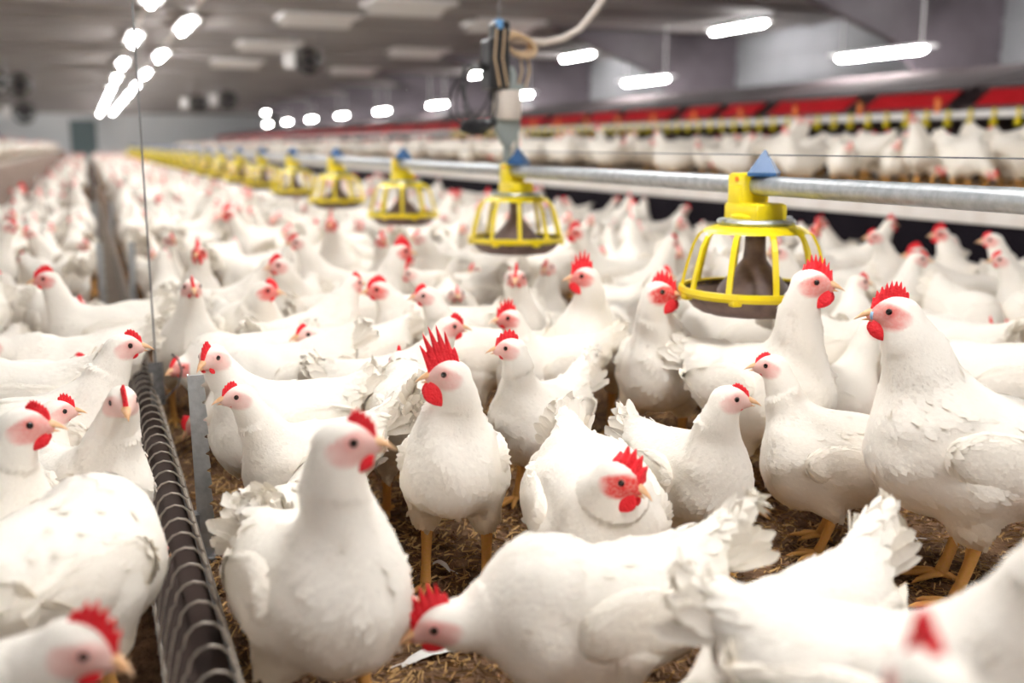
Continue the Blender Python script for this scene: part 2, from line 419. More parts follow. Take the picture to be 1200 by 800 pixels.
            if nf:
                out = WN[:,1]*sg > .05
                kk = np.flatnonzero(out); kk = rng.choice(kk, min(len(kk), max(60, nf//6)), replace=False)
                rel = (WP[kk]-wc)@Rw; fr = np.clip((.05-rel[:,0])/.15, 0, 1)
                L = (.020+.026*fr)*rng.uniform(.8,1.2,len(kk)); d = unit(np.tile(Rw@np.array([-1.,-sg*.02,-.12]), (len(kk),1))+rng.normal(scale=.08,size=(len(kk),3)))
                vs = feathers(WP[kk], WN[kk], d, L, L*.26, rng.uniform(.02,.09,len(kk)), .13, rng); Wn.append(np.repeat(unit(WN[kk]+.06*d+rng.normal(scale=.045,size=(len(kk),3))), 7, 0))
                b_ = n0+7*np.arange(len(kk)); Wa.append(vs.reshape(-1,3)); Wf += feather_faces(kk, b_)
            fc = [tuple(f) for A in Wf for f in A.tolist()]; WV = np.concatenate(Wa)
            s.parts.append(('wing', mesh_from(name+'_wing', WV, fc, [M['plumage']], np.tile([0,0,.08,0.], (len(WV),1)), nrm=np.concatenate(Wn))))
        # ---- tail: a short wedge of broad feathers
        vv, ff = [], []
        dirt_ = tail_b-tail_a; td = unit(dirt_); ts = np.array([0,1.,0]); tn = np.cross(ts, td)*-1
        tn = unit(np.cross(td, ts)); tn = tn if tn[2] > 0 else -tn
        for k in range(22):
            f = (k % 11)/10.*2-1; lay = k//11
            yy = f*.03; root = tail_a + td*(.03+.012*rng.random()) + ts*yy*.9 - tn*(.016*abs(f)+.012*lay)
            d = unit(td + ts*f*.28 + tn*(-.25*abs(f)*1.0-.3*lay+.12*rng.normal()*.5+.15)); ln = .085*rng.uniform(.85,1.15)*(1-.12*abs(f)); wd = .0125
            sd = unit(ts*.8*(1-.4*abs(f)) + tn*(-f*1.1)); nn = np.cross(d, sd)
            o = len(vv); m_ = 7
            for i in range(m_+1):
                t = i/m_; w = wd*min(1, .35+2.2*t)*math.sqrt(max(0, 1-max(0,(t-.72)/.285)**2))
                c = root + d*ln*t + nn*(-.012*t*t)
                rag = .002*rng.normal()*(t > .5)
                vv += [c-sd*(w+rag)-nn*.002, c+nn*.0012, c+sd*(w-rag)-nn*.002]
            for i in range(m_): a = o+3*i; ff += [(a,a+3,a+4,a+1),(a+1,a+4,a+5,a+2)]
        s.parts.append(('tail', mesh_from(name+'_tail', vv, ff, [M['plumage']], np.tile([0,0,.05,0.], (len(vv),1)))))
    def place(s, x, y, heading, scale, label, group=None, z=0, cat='hen'):
        o = bpy.data.objects.new('hen', s.body); COL.objects.link(o)
        o.location = (x, y, z); o.rotation_euler = (0, 0, heading); o.scale = (scale,)*3
        o['label'] = label; o['category'] = cat
        if group: o['group'] = group
        for n, me in s.parts:
            c = bpy.data.objects.new(n, me); COL.objects.link(c); c.parent = o
        return o
# ------------------------------------------------------------------ shape helpers
class MB:
    def __init__(s): s.v = []; s.f = []; s.mi = []
    def add(s, v, f, mi=0):
        o = len(s.v); s.v += [tuple(map(float, p)) for p in v]; s.f += [tuple(i+o for i in q) for q in f]; s.mi += [mi]*len(f); return s
    def box(s, lo, hi, b=0, mi=0, M_=None):
        bm = bmesh.new(); bmesh.ops.create_cube(bm, size=1)
        lo = Vector(lo); hi = Vector(hi)
        for v in bm.verts: v.co = Vector([lo[i]+(v.co[i]+.5)*(hi[i]-lo[i]) for i in range(3)])
        if b: bmesh.ops.bevel(bm, geom=list(bm.edges), offset=b, segments=2, affect='EDGES', profile=.5)
        if M_ is not None: bm.transform(M_)
        bm.verts.index_update(); s.add([v.co for v in bm.verts], [[v.index for v in f.verts] for f in bm.faces], mi); bm.free(); return s
    def tube(s, pts, r, n=10, mi=0):
        rr = [r]*len(pts) if isinstance(r, (int, float)) else r
        v, f = tube_np(pts, rr, n); return s.add(v, f, mi)
    def lathe(s, prof, n=32, c=(0,0,0), mi=0, close=False):
        v, f = [], []
        for r, z in prof:
            for k in range(n):
                a = 2*math.pi*k/n; v.append((c[0]+r*math.cos(a), c[1]+r*math.sin(a), c[2]+z))
        m = len(prof)
        for i in range(m if close else m-1):
            for k in range(n): f.append((i*n+k, i*n+(k+1)%n, ((i+1)%m)*n+(k+1)%n, ((i+1)%m)*n+k))
        return s.add(v, f, mi)
    def prism(s, poly, d0, d1, axis=1, mi=0):
        n = len(poly); v = []
        for d in (d0, d1):
            for a, b in poly:
                p = [0,0,0]; o = [k for k in range(3) if k != axis]; p[o[0]] = a; p[o[1]] = b; p[axis] = d; v.append(p)
        return s.add(v, [tuple(range(n)), tuple(reversed(range(n, 2*n)))]+[(k, k+n, (k+1)%n+n, (k+1)%n) for k in range(n)], mi)
    def build(s, name, mats, parent=None, smooth=False, loc=None):
        mats = mats if isinstance(mats, (list, tuple)) else [mats]
        me = bpy.data.meshes.new(name); me.from_pydata(s.v, [], s.f)
        for m in mats: me.materials.append(M[m])
        me.polygons.foreach_set('material_index', s.mi)
        bm = bmesh.new(); bm.from_mesh(me); bmesh.ops.recalc_face_normals(bm, faces=bm.faces); bm.to_mesh(me); bm.free()
        if smooth:
            me.polygons.foreach_set('use_smooth', [True]*len(me.polygons))
            me.set_sharp_from_angle(angle=math.radians(40))
        o = bpy.data.objects.new(name, me); COL.objects.link(o)
        if parent: o.parent = parent
        if loc is not None: o.location = loc
        return o
def tag(o, label=None, cat=None, group=None, kind=None):
    for k, v in (('label', label), ('category', cat), ('group', group), ('kind', kind)):
        if v: o[k] = v
    return o
def empty(name, loc, label, cat, group=None):
    o = bpy.data.objects.new(name, None); COL.objects.link(o); o.location = loc; o.empty_display_size = .1
    return tag(o, label, cat, group)
def copy_tree(o, parent=None):
    c = o.copy(); COL.objects.link(c); c.parent = parent
    for ch in list(o.children): copy_tree(ch, c)
    return c

noisy('litter', (.07,.036,.02), (.23,.135,.075), 26, .95, 0, .9, 6, 90, .1)
noisy('straw', (.42,.24,.08), (.66,.44,.18), 40, .7)
noisy('straw_dark', (.13,.07,.04), (.26,.15,.08), 40, .8)
noisy('ceiling_sheet', (.255,.235,.228), (.34,.318,.31), 1.3, .6, 0, .15, 3, 4, .3)
noisy('skirt_brown', (.22,.15,.12), (.34,.25,.20), 5, .8)
noisy('wall_sheet', (.15,.15,.162), (.21,.21,.222), 1.1, .7, 0, .1)
noisy('end_sheet', (.75,.78,.80), (.85,.87,.88), .6, .6)
noisy('frame_dark', (.085,.07,.08), (.12,.10,.115), 3, .6)
noisy('skirt_black', (.006,.004,.007), (.011,.008,.012), 6, .85, spec=.1)
noisy('deck_edge', (.72,.66,.60), (.82,.78,.73), 9, .6)
noisy('slat', (.45,.38,.31), (.62,.54,.45), 20, .8)
noisy('nest_dark', (.05,.032,.036), (.09,.06,.062), 4, .7)
noisy('nest_roof', (.07,.05,.055), (.11,.085,.085), 3, .95, spec=.1)
noisy('curtain_red', (.60,.005,.012), (.72,.012,.025), 14, .6, 0, .2)
noisy('galvanised', (.40,.43,.45), (.58,.61,.63), 45, .42, .75, .1, 4, 120)
noisy('steel_dark', (.16,.165,.17), (.28,.285,.29), 60, .45, .7, .1, 4, 150)
noisy('wire_steel', (.27,.235,.20), (.42,.37,.31), 90, .4, .35)
noisy('yellow', (.86,.66,.006), (.92,.74,.015), 20, .32)
noisy('pan_brown', (.13,.085,.075), (.22,.15,.13), 30, .55)
mat('blue_fin', (.03,.10,.24), .4); mat('white_plastic', (.86,.85,.84), .5); mat('black_plastic', (.012,.012,.014), .4)
mat('fixture', (.8,.8,.8), .5); mat('tan_cord', (.50,.36,.22), .6); mat('beige', (.62,.56,.50), .5); mat('orange', (.85,.20,.01), .4)
mat('blue_clip', (.12,.33,.62), .4); mat('feed', (.03,.015,.01), .9); mat('grey_green', (.30,.34,.33), .5, .3); mat('door_green', (.12,.17,.18), .5)
m_ = mat('lamp_tube', (1,1,1), .5); b_ = m_.node_tree.nodes['Principled BSDF']
b_.inputs['Emission Color'].default_value = (1,.98,.96,1); b_.inputs['Emission Strength'].default_value = LAMP_GLOW

# ------------------------------------------------------------------ the house
XL, XR, Y0, Y1, ZC = -7.2, 9.4, -12., 60., 2.45
fl = MB(); nx, ny = 90, 130
xs = np.linspace(-.85, 3.55, nx); ys = np.linspace(.2, 7., ny)
def gz(x, y): return .006*math.sin(9*x+2*math.sin(7*y))*math.sin(8*y+1.5*x) + .004*math.sin(31*x+3*math.sin(17*y))*math.sin(27*y)-.004
fl.add([(x, y, gz(x, y)) for x in xs for y in ys], [(i*ny+j, (i+1)*ny+j, (i+1)*ny+j+1, i*ny+j+1) for i in range(nx-1) for j in range(ny-1)])
fl.add([(XL,Y0,-.012),(XR,Y0,-.012),(XR,Y1,-.012),(XL,Y1,-.012)], [(0,1,2,3)])
tag(fl.build('floor', 'litter', smooth=True), kind='structure')
ce = MB().box((XL,Y0,ZC), (XR,Y1,ZC+.08))
for k in range(60): ce.box((XL, Y0+1.2*k-.03, ZC-.035), (XR, Y0+1.2*k+.03, ZC))
tag(ce.build('ceiling', 'ceiling_sheet'), kind='structure')
for nm, x0, x1 in (('wall_left', XL-.1, XL), ('wall_right', XR, XR+.1)):
    w = MB().box((x0,Y0,0), (x1,Y1,ZC+.08))
    xi = XL if nm == 'wall_left' else XR; sg = 1 if nm == 'wall_left' else -1
    for z in (1.35, 1.75, 2.1): w.box((min(xi, xi+sg*.03), Y0, z), (max(xi, xi+sg*.03), Y1, z+.05))
    tag(w.build(nm, 'wall_sheet'), kind='structure')
tag(MB().box((XL,Y1,0), (XR,Y1+.1,ZC+.08)).build('wall_end', 'end_sheet'), kind='structure')
tag(MB().box((XL,Y0-.1,0), (XR,Y0,ZC+.08)).build('wall_rear', 'wall_sheet'), kind='structure')
d_ = MB().box((-.6,Y1-.06,0), (.5,Y1,2.0), .01).box((-.7,Y1-.08,0), (-.6,Y1,2.1)).box((.5,Y1-.08,0), (.6,Y1,2.1)).box((-.7,Y1-.08,2.0), (.6,Y1,2.1)).build('door_1', 'door_green'); tag(d_, kind='structure')
# haunched portal frames standing along both side walls
for k in range(11):
    y = 3.77+5.05*k-10.1
    for nm, sgn in (('right', 1), ('left', -1)):
        f = (lambda x: x) if sgn == 1 else (lambda x: XL+XR-x)
        poly = [(f(6.3), ZC), (f(6.9), 2.22), (f(7.9), 1.88), (f(8.35), 1.5), (f(8.6), 0), (f(XR), 0), (f(XR), ZC)]
        tag(MB().prism(poly, y-.06, y+.06).build('trim_%d' % (2*k+1+(sgn < 0)), 'frame_dark'), kind='structure')

# ------------------------------------------------------------------ lamps
def lamp(x, y, z, label, group, drop, hl=.7):
    t = empty('tube_lamp', (x, y, z), label, 'lamp', group)
    MB().box((-.115,-hl-.1,0), (.115,hl+.1,.022), .006).box((-.02,-.6,.03), (-.01,-.59,.03+drop)).box((.01,.59,.03), (.02,.6,.03+drop)).build('housing', 'fixture', t)
    MB().tube([(0,-hl-.06,-.022),(0,-hl,-.022),(0,hl,-.022),(0,hl+.06,-.022)], [.015,.034,.034,.015], 10).build('tube', 'lamp_tube', t)
NAMES = ['fluorescent tube lamp in the left row above the aisle, fading to the far wall', 'fluorescent tube lamp in the right row above the aisle, fading to the far wall',
         'fluorescent tube lamp high on the ceiling over the nests', 'fluorescent tube lamp hung low in front of the side wall', 'fluorescent tube lamp high over the far-off deck', 'fluorescent tube lamp hung over the deck on the wire trough side']
ORD = ['first','second','third','fourth','fifth','sixth','seventh','eighth','ninth','tenth','eleventh','twelfth','thirteenth']
for r, (x, z, ys_, dy, n) in enumerate(ROWS):
    seen = 0
    for k in range(n):
        y = ys_+dy*k
        px, py, w = pix((x, y, z)); inv = w > 0 and -20 < px < 1220 and -12 < py < 800
        if inv:
            lab = '%s bright tube lamp from the camera in the %s' % (ORD[min(seen, 12)], ['left ceiling row over the feed trough','right ceiling row over the feed trough','upper row above the red nests','lower row above the red nests','outer row over the far deck','inner row over the far deck'][r]); seen += 1
        else: lab = NAMES[r]
        lamp(x, y, z, lab, ['left lamp row','right lamp row','upper side lamp row','lower side lamp row','outer deck lamps','inner deck lamps'][r], ZC-z-.03, [.75,.75,.58,.58,.7,.7][r])
for x, nm in ((.79, 'left'), (1.36, 'right')):
    tag(MB().box((x-.025,Y0,ZC-.018), (x+.025,Y1-.1,ZC-.001), .004).build('lamp_rail', 'beige'), 'pale conduit rail carrying the %s row of ceiling lamps' % nm, 'rail')
# white inlet flaps in the ceiling
VP_ = [(5.39,13.47),(5.53,17.87),(5.58,22.8),(3.63,12.05),(2.9,13.68),(2.9,17.6),(2.9,21.5)]
for i, (x, y) in enumerate(VP_):
    t = empty('air_inlet', (x, y, ZC), 'white ceiling air inlet flap, %s along the %s inlet row' % (ORD[[0,1,2,0,1,2,3][i]], 'row nearer the nests' if i < 3 else 'row nearer the lamps'), 'air inlet', 'ceiling air inlets')
    t['label'] = 'white ceiling air inlet flap, %s in the inlet row %s' % (ORD[[0,1,2,0,1,2,3][i]], 'above the nests' if i < 3 else 'above the yellow feeders')
    MB().box((-.5,-.34,-.05), (.5,.34,0), .01).build('inlet_frame', 'white_plastic', t)
    MB().box((-.46,-.3,-.012), (.46,.3,.0), .004, M_=Matrix.Translation((0,0,-.05))@Matrix.Rotation(math.radians(-14), 4, 'X')).build('flap', 'white_plastic', t)
# round black circulation fans
def fan(p, lab, sc=1.):
    t = empty('circulation_fan', p, lab, 'fan', 'round black fans')
    R_ = Matrix.Rotation(math.radians(68), 4, 'X')
    s = MB().lathe([(.17,-.06),(.185,-.06),(.19,0),(.185,.06),(.17,.06),(.165,0)], 28, close=True); 
    def rot(mb): mb.v = [tuple(sc*(R_@Vector(v))) for v in mb.v]; return mb
    rot(s).build('shroud', 'black_plastic', t, True)
    g = MB()
    for r in (.05,.09,.13): g.lathe([(r-.003,.055),(r+.003,.055),(r+.003,.061),(r-.003,.061)], 28, close=True)
    for k in range(8):
        a = k*math.pi/8; c, s_ = math.cos(a), math.sin(a); g.tube([(-.17*c,-.17*s_,.058),(.17*c,.17*s_,.058)], .003, 5)
    rot(g).build('guard', 'black_plastic', t)
    b = MB()
    for k in range(4):
        a = k*math.pi/2; Rb = Matrix.Rotation(a, 4, 'Z')@Matrix.Translation((.085,0,0))@Matrix.Rotation(math.radians(24), 4, 'X')
        b.box((-.06,-.04,-.003), (.06,.04,.003), .001, M_=Rb)
    rot(b).build('blades', 'black_plastic', t)
    rot(MB().lathe([(.001,-.05),(.05,-.05),(.05,.045),(.001,.045)], 16)).build('motor', 'black_plastic', t)
    h = ZC-p[2]
    MB().tube([(-.19*sc,0,0),(-.19*sc,0,h)], .008, 6).tube([(.19*sc,0,0),(.19*sc,0,h)], .008, 6).box((-.36*sc,-.01,-.1*sc), (-.2*sc,.03,.12*sc), .01, 1).build('bracket', ['steel_dark','white_plastic'], t)
fan((3.11,15.44,2.0), 'round black fan under the ceiling between inlet flaps and lamps')
fan((2.95,29.87,1.9), 'small round black fan far down the ceiling beside the lamp rows', 1.3); fan((3.55,28.37,1.95), 'small round black fan far off, nearer the nests of the pair', 1.3)
fan((-1.17,23.77,2.0), 'round black fan left of the lamp rows', 1.3); fan((-1.55,33.,1.7), 'round black fan hung lowest over the far deck', 1.6); fan((-1.5,22.2,1.95), 'black fan cut by the picture edge over the deck', 1.3)

# ------------------------------------------------------------------ raised decks, nests, drinker rails
DZ = .535
def deck(x0, x1, xe, lab, side):
    t = empty('slatted_deck', ((x0+x1)/2, 24, 0), lab, 'deck'); ox, oy = (x0+x1)/2, 24
    m = MB()
    sgn = 1 if xe == x0 else -1
    ya, yb = (.5, 59.) if side == 'r' else (3.2, 59.)
    for k in range(int(abs(x1-x0)/.06)): m.box((x0+.06*k-ox, ya-oy, DZ-.03), (x0+.06*k+.045-ox, yb-oy, DZ))
    m.build('slats', 'slat', t)
    MB().box((min(xe, xe+sgn*.02)-ox, ya-oy, -.01), (max(xe, xe+sgn*.02)-ox, yb-oy, .425)).build('skirt_board', 'skirt_black' if side == 'r' else 'skirt_brown', t)
    s = MB().box((min(xe-sgn*.02, xe+sgn*.03)-ox, ya-oy, .422), (max(xe-sgn*.02, xe+sgn*.03)-ox, yb-oy, DZ+.008), .004)
    s.build('edge_board', 'deck_edge' if side == 'r' else 'skirt_brown', t)
deck(4.0, 7.6, 4.0, 'raised slatted deck with black skirt and pale edge under the red nests', 'r')
deck(-5., -.95, -.95, 'raised slatted deck with brown skirt on the trough side', 'l')
def nest(y0, y1, sgn, xf, cur, lab, grp):
    t = empty('nest_box', (xf, (y0+y1)/2, DZ), lab, 'nest', grp); h = (y1-y0)/2
    X = (lambda a: a) if sgn == 1 else (lambda a: -a)
    sh = MB().prism([(X(1.25),0),(X(1.3),0),(X(1.3),.8),(X(1.25),.8)], -h-.1, h+.1)
    for y in (-h-.11, h+.09): sh.prism([(X(0),0),(X(1.25),0),(X(1.25),.90),(X(.18),.68),(X(0),.555)], y, y+.02)
    sh.build('housing', 'nest_dark', t)
    MB().prism([(X(.15),.69),(X(.15),.715),(X(1.32),.97),(X(1.32),.945)], -h-.11, h+.11).build('roof', 'nest_roof', t)
    MB().prism([(X(.0),.55),(X(-.012),.557),(X(.168),.692),(X(.18),.685)], -h, h).build('curtain', cur, t)
    MB().prism([(X(-.015),.515),(X(.02),.515),(X(.02),.557),(X(-.015),.557)], -h-.11, h+.11).build('front_rail', 'nest_dark', t)
    MB().prism([(X(-.05),.0),(X(.0),.0),(X(.0),.10),(X(-.05),.10)], -h-.11, h+.11).build('threshold', 'nest_dark', t)
NY = [(2.9,4.1),(4.4,5.6),(5.88,6.72),(6.98,8.0),(8.25,8.8),(9.0,9.55),(9.8,10.9),(11.1,11.8),(12.0,12.95)]
y = 13.2
while y < 52: NY.append((y, y+1.25)); y += 1.5
NL = {1: 'red-curtained nest box at the edge of the view', 2: 'long single red-curtained nest box right of the widest gap', 3: 'red-curtained nest box with longest curtain, under the near low lamp', 4: 'narrow red nest box left of the first long ones', 5: 'second narrow red nest box in the row'}
for i, (a, b) in enumerate(NY):
    nest(a*1.086, b*1.086, 1, 6.3, 'curtain_red', '%s red-curtained nest box from the camera on the raised deck' % ORD[i] if i < 12 else 'distant red-curtained nest box in the far half of the nest row', 'red nest boxes')
y = 5.
while y < 56: nest(y, y+1.9, -1, -3.6, 'nest_dark', 'dark nest box in the row on the trough side deck', 'dark nest boxes'); y += 2.15
t = empty('drinker_line', (6.05, 5, 1.02), 'pale drinker rail with yellow cups in front of the red nests', 'drinker line')
r_ = MB().box((-.02,-3,-.025), (.02,48,.03), .006); r_.build('rail', 'white_plastic', t)
c_ = MB().lathe([(.004,.03),(.012,.03),(.014,.0),(.010,-.03),(.022,-.05),(.028,-.085),(.024,-.09),(.004,-.07)], 10)
for k in range(64):
    o = (c_.build('drinker_cup', 'yellow', t, True) if k == 0 else o0.copy()); 
    if k == 0: o0 = o
    else: COL.objects.link(o); o.parent = t
    o.location = (-.035, -1.1+.215*k, .01)
hg = MB().box((-.012,-.02,.03), (.012,.02,.14), .004)
for k in range(14):
    o = (hg.build('orange_hanger', 'orange', t) if k == 0 else o1.copy())
    if k == 0: o1 = o
    else: COL.objects.link(o); o.parent = t
    o.location = (-.025, -.55+.86*k, -.01)
st = MB()
for k in range(16): st.box((-.012, -1.5+3*k, -.484), (.012, -1.47+3*k, -.02))
st.build('stands', 'steel_dark', t)

# ------------------------------------------------------------------ male feeder line
FX, PZ = 1.447, .708
FY = [2.02+1.476*k for k in range(26)]
tag(MB().tube([(FX,-.6,PZ),(FX,10,PZ),(FX,25,PZ),(FX,46,PZ)], .0225, 16).build('feed_pipe', 'galvanised', smooth=True), 'long galvanised feed pipe carrying the yellow pan feeders', 'pipe')
tag(MB().tube([(FX,-.6,.778),(FX,20,.778),(FX,46,.778)], .0016, 5).build('perch_guard_wire', 'steel_dark'), 'thin bare wire strung above the galvanised feed pipe', 'wire')
def feeder():
    t = empty('pan_feeder', (0,0,0), 'x', 'feeder', 'yellow pan feeders')
    c = MB()
    c.box((-.037,.002,-.086), (.037,.072,.028), .009).box((-.044,-.062,-.086), (.044,.074,-.04), .01)
    c.box((-.041,.012,-.06), (-.03,.062,.0), .004).lathe([(.03,-.088),(.058,-.088),(.06,-.07),(.03,-.06)], 24)
    c.build('clamp', 'yellow', t, True)
    MB().lathe([(.0005,0),(.006,0),(.006,.003),(.0005,.003)], 10).build('catch', 'orange', t)
    for o in t.children:
        if o.name.startswith('catch'): o.location = (-.0365,.03,.014); o.rotation_euler = (0, -math.pi/2, 0)
    MB().lathe([(.001,.022),(.046,.022),(.046,.03),(.004,.08),(.0005,.082)], 4, (0,-.022,0)).box((-.008,-.03,.018),(.008,-.014,.03)).build('anti_roost_fin', 'blue_fin', t)
    MB().lathe([(.045,-.076),(.088,-.078),(.092,-.084),(.088,-.09),(.04,-.09)], 30).box((-.1,-.008,-.086),(-.085,.008,-.074),.003).box((.085,-.008,-.086),(.1,.008,-.074),.003).build('lock_ring', 'galvanised', t, True)
    g = MB().lathe([(.045,-.088),(.09,-.091),(.118,-.101),(.124,-.108),(.112,-.106),(.085,-.097),(.045,-.094)], 36, close=True)
    g.build('grill_top', 'yellow', t, True)
    rim = MB().lathe([(.164,-.236),(.176,-.236),(.178,-.247),(.172,-.256),(.163,-.25)], 44, close=True)
    for k in range(7):
        a = 2*math.pi*(k+.3)/7; rim.box((.166*math.cos(a)-.012,.166*math.sin(a)-.012,-.264), (.166*math.cos(a)+.012,.166*math.sin(a)+.012,-.25), .004)
    rim.build('grill_rim', 'yellow', t, True)
    NS = 10
    bar0 = None
    for k in range(NS):
        if bar0 is None:
            pts = [(.112,-.102),(.13,-.115),(.143,-.14),(.153,-.175),(.162,-.21),(.168,-.242)]
            v, f = [], []
            for r, z in pts:
                for dr, dy in ((-.003,-.0065),(.004,-.0065),(.004,.0065),(-.003,.0065)): v.append((r+dr, dy, z))
            for i in range(len(pts)-1):
                for j in range(4): f.append((i*4+j, i*4+(j+1)%4, (i+1)*4+(j+1)%4, (i+1)*4+j))
            bar0 = MB().add(v, f).build('grill_bar', 'yellow', t)
        else:
            o = bar0.copy(); COL.objects.link(o); o.parent = t; o.rotation_euler = (0, 0, 2*math.pi*k/NS)
    p = MB().lathe([(.023,-.09),(.025,-.15),(.028,-.172),(.046,-.197),(.078,-.232),(.086,-.25)], 28)
    p.build('feed_cone', 'pan_brown', t, True)
    v, f = [], []; prof = [(.158,-.24),(.163,-.248),(.158,-.262),(.14,-.285),(.12,-.297),(.05,-.297),(.05,-.27),(.12,-.275),(.15,-.252)]
    n = 56
    for i, (r, z) in enumerate(prof):
        for k in range(n):
            a = 2*math.pi*k/n; q = r*(1+(.05*abs(math.sin(a*5))-.03 if 2 <= i <= 4 else 0)); v.append((q*math.cos(a), q*math.sin(a), z))
    for i in range(len(prof)-1):
        for k in range(n): f.append((i*n+k, i*n+(k+1)%n, (i+1)*n+(k+1)%n, (i+1)*n+k))
    MB().add(v, f).build('pan', 'pan_brown', t, True)
    return t
f0 = feeder()
for k, y in enumerate(FY):
    o = f0 if k == 0 else copy_tree(f0)
    o.location = (FX, y, PZ); o.rotation_euler = (0, 0, 0)
    if k < 12: o['label'] = ['large yellow cage pan feeder nearest the camera on the galvanised pipe', 'second yellow pan feeder, under the hanging cable unit'][k] if k < 2 else '%s yellow pan feeder along the galvanised pipe from the camera' % ORD[k]
    else: o['label'] = 'distant yellow pan feeder in the far blurred end of the line'
# hanging unit over the second feeder
t = empty('suspension_unit', (FX, 3.585, PZ), 'hanging unit of black box, coiled cables and grey bracket over the feed pipe', 'suspension unit')
MB().box((-.024,-.03,-.03), (.024,.03,.03), .006).box((-.012,-.012,.02), (.012,.012,.1), .003).prism([(-.012,.09),(.012,.09),(.045,.15),(.045,.19),(-.05,.19),(-.05,.15)], -.02, .02).box((.035,-.008,.02),(.043,.008,.15),.002).build('bracket', 'grey_green', t)
MB().lathe([(.001,.185),(.05,.185),(.053,.19),(.053,.285),(.05,.29),(.001,.29)], 24).build('motor_housing', 'beige', t, True)
MB().box((-.085,-.05,.29), (-.005,.05,.47), .01).box((-.06,-.04,.45),(-.0,.04,.53),.012).build('control_box', 'black_plastic', t)
MB().box((-.005,-.035,.29), (.055,.035,.31), .004).lathe([(.001,.31),(.022,.31),(.024,.35),(.012,.375),(.001,.375)], 14, (.012,0,0)).build('terminal', 'grey_green', t)
MB().box((-.055,-.045,.5), (-.03,.0,.535), .006).build('cable_clip', 'blue_clip', t)
cb = MB()
for k, (rx, rz, cx_, cy, tw) in enumerate([(.062,.115,-.115,-.03,.0),(.07,.105,-.125,-.01,.02),(.058,.122,-.105,.01,-.02),(.075,.098,-.135,.03,.03),(.05,.11,-.098,.045,-.03)]):
    pts = []
    for i in range(29):
        a = 2*math.pi*i/28; pts.append((cx_+rx*math.cos(a)+tw*math.sin(a), cy+.012*math.sin(2*a+k), .265+rz*math.sin(a)))
    cb.tube(pts, .0036, 6)
for k in range(11):
    cb.tube([(-.20+.006*k, -.045+.008*k, .15+.007*(k%4)), (-.15+.003*k, -.03+.006*k, .135+.01*(k%5)), (-.10, -.02+.005*k, .14+.01*(k%4)), (-.055, .02-.006*k, .168+.008*(k%3))], [.006,.011,.011,.005], 7)
for k in range(4): cb.tube([(-.09+.012*k,-.02+.014*k,.37), (-.06+.008*k,-.01,.33), (-.05+.006*k,0,.29)], .0045, 6)
cb.build('black_cable_coil', 'black_plastic', t, True)
tc = MB()
for k in range(5):
    pts = []
    for i in range(25):
        a = 2*math.pi*i/24; pts.append((.045+.055*math.cos(a), -.03+.014*k, .445+.035*math.sin(a)-.012*math.cos(a)+.004*k))
    tc.tube(pts, .009, 7)
for dx in (.05,.08): tc.tube([(dx,0,.43),(dx+.006,-.01,.36),(dx-.01,-.01,.3)], .004, 6)
tc.build('tan_rope_coil', 'tan_cord', t, True)
for dx in (-.03,-.06): 
    MB().tube([(dx,-.055,.5),(dx-.01,-.058,.4),(dx+.01,-.056,.3)], .004, 6).build('lead', 'tan_cord', t)
cp = []
P_ = np.array([(0,0,.47),(.06,0,.468),(.14,-.02,.462),(.2,-.05,.475),(.26,-.07,.51),(.31,-.085,.57),(.36,-.09,.64),(.44,-.1,.78),(.6,-.1,1.1),(.8,-.1,1.712)])
tag(MB().tube(P_+np.array([FX,3.585,PZ]), .0125, 10).build('supply_cord', 'beige', smooth=True), 'beige cord sagging from the ceiling down to the hanging unit', 'cord')
tag(MB().tube([(FX-.03,3.585,PZ+.5),(FX-.03,3.585,ZC)], .003, 5).build('suspension_cable', 'steel_dark'), 'thin steel cable holding the hanging unit from the ceiling', 'cable')

# ------------------------------------------------------------------ chain feed trough with wire grill
TX = .095
t = empty('feed_trough', (TX, 0, 0), 'long low chain feed trough under a wire hoop grill', 'feed trough')
MB().prism([(-.042,.052),(.042,.052),(.05,.1),(.047,.1),(.039,.055),(-.039,.055),(-.047,.1),(-.05,.1)], .35, 56).build('channel', 'galvanised', t)
MB().prism([(-.038,.056),(.038,.056),(.042,.072),(-.042,.072)], .36, 55.9).build('feed', 'feed', t)
g = MB(); k = 0; y = .4
while y < 16:
    sk = .012*math.sin(y*2.3)*0
    pts = [(-.05,y-.012,.085),(-.042,y-.006,.135),(-.031,y,.175)]
    for i in range(7):
        a = math.pi-math.pi*i/6; pts.append((.026*math.cos(a), y, .18+.03*math.sin(a)))
    pts += [(.031,y,.175),(.041,y-.004,.135),(.047,y-.008,.095)]
    g.tube(pts, .0018, 6); y += .066 if y < 8 else .12
for x, z in ((.047,.1),(-.047,.1),(.0305,.172)): g.tube([(x,.35,z),(x,10,z),(x,56,z)], .0024, 6)
g.build('wire_grill', 'wire_steel', t, True)
def leg(x, y, h, tilt, nm='stand_leg'):
    w = .0145; v = [(-w,0)]; n = 11
    out = [(-w,0),(w,0)]
    for i in range(n):
        z0 = h*(i+.25)/n
        out += [(w,z0),(w-.006,z0+.003),(w-.006,z0+.006),(w+.002,z0+.011)]
    out += [(w,h),(-w,h)]
    m = MB().prism(out, -.0018, .0018).box((-w-.001,-.001,0), (-w+.0022,.014,h))
    o = m.build(nm, 'galvanised', t); o.location = (x-TX, y, 0); o.rotation_euler = (0, math.radians(tilt), math.radians(-4)); return o
leg(.166, 1.98, .372, -.6)
leg(.15, 4.9, .372, 1.5); leg(.026, 4.93, .372, 0); leg(.15, 8.6, .37, 0); leg(.03, 8.6, .37, 0)
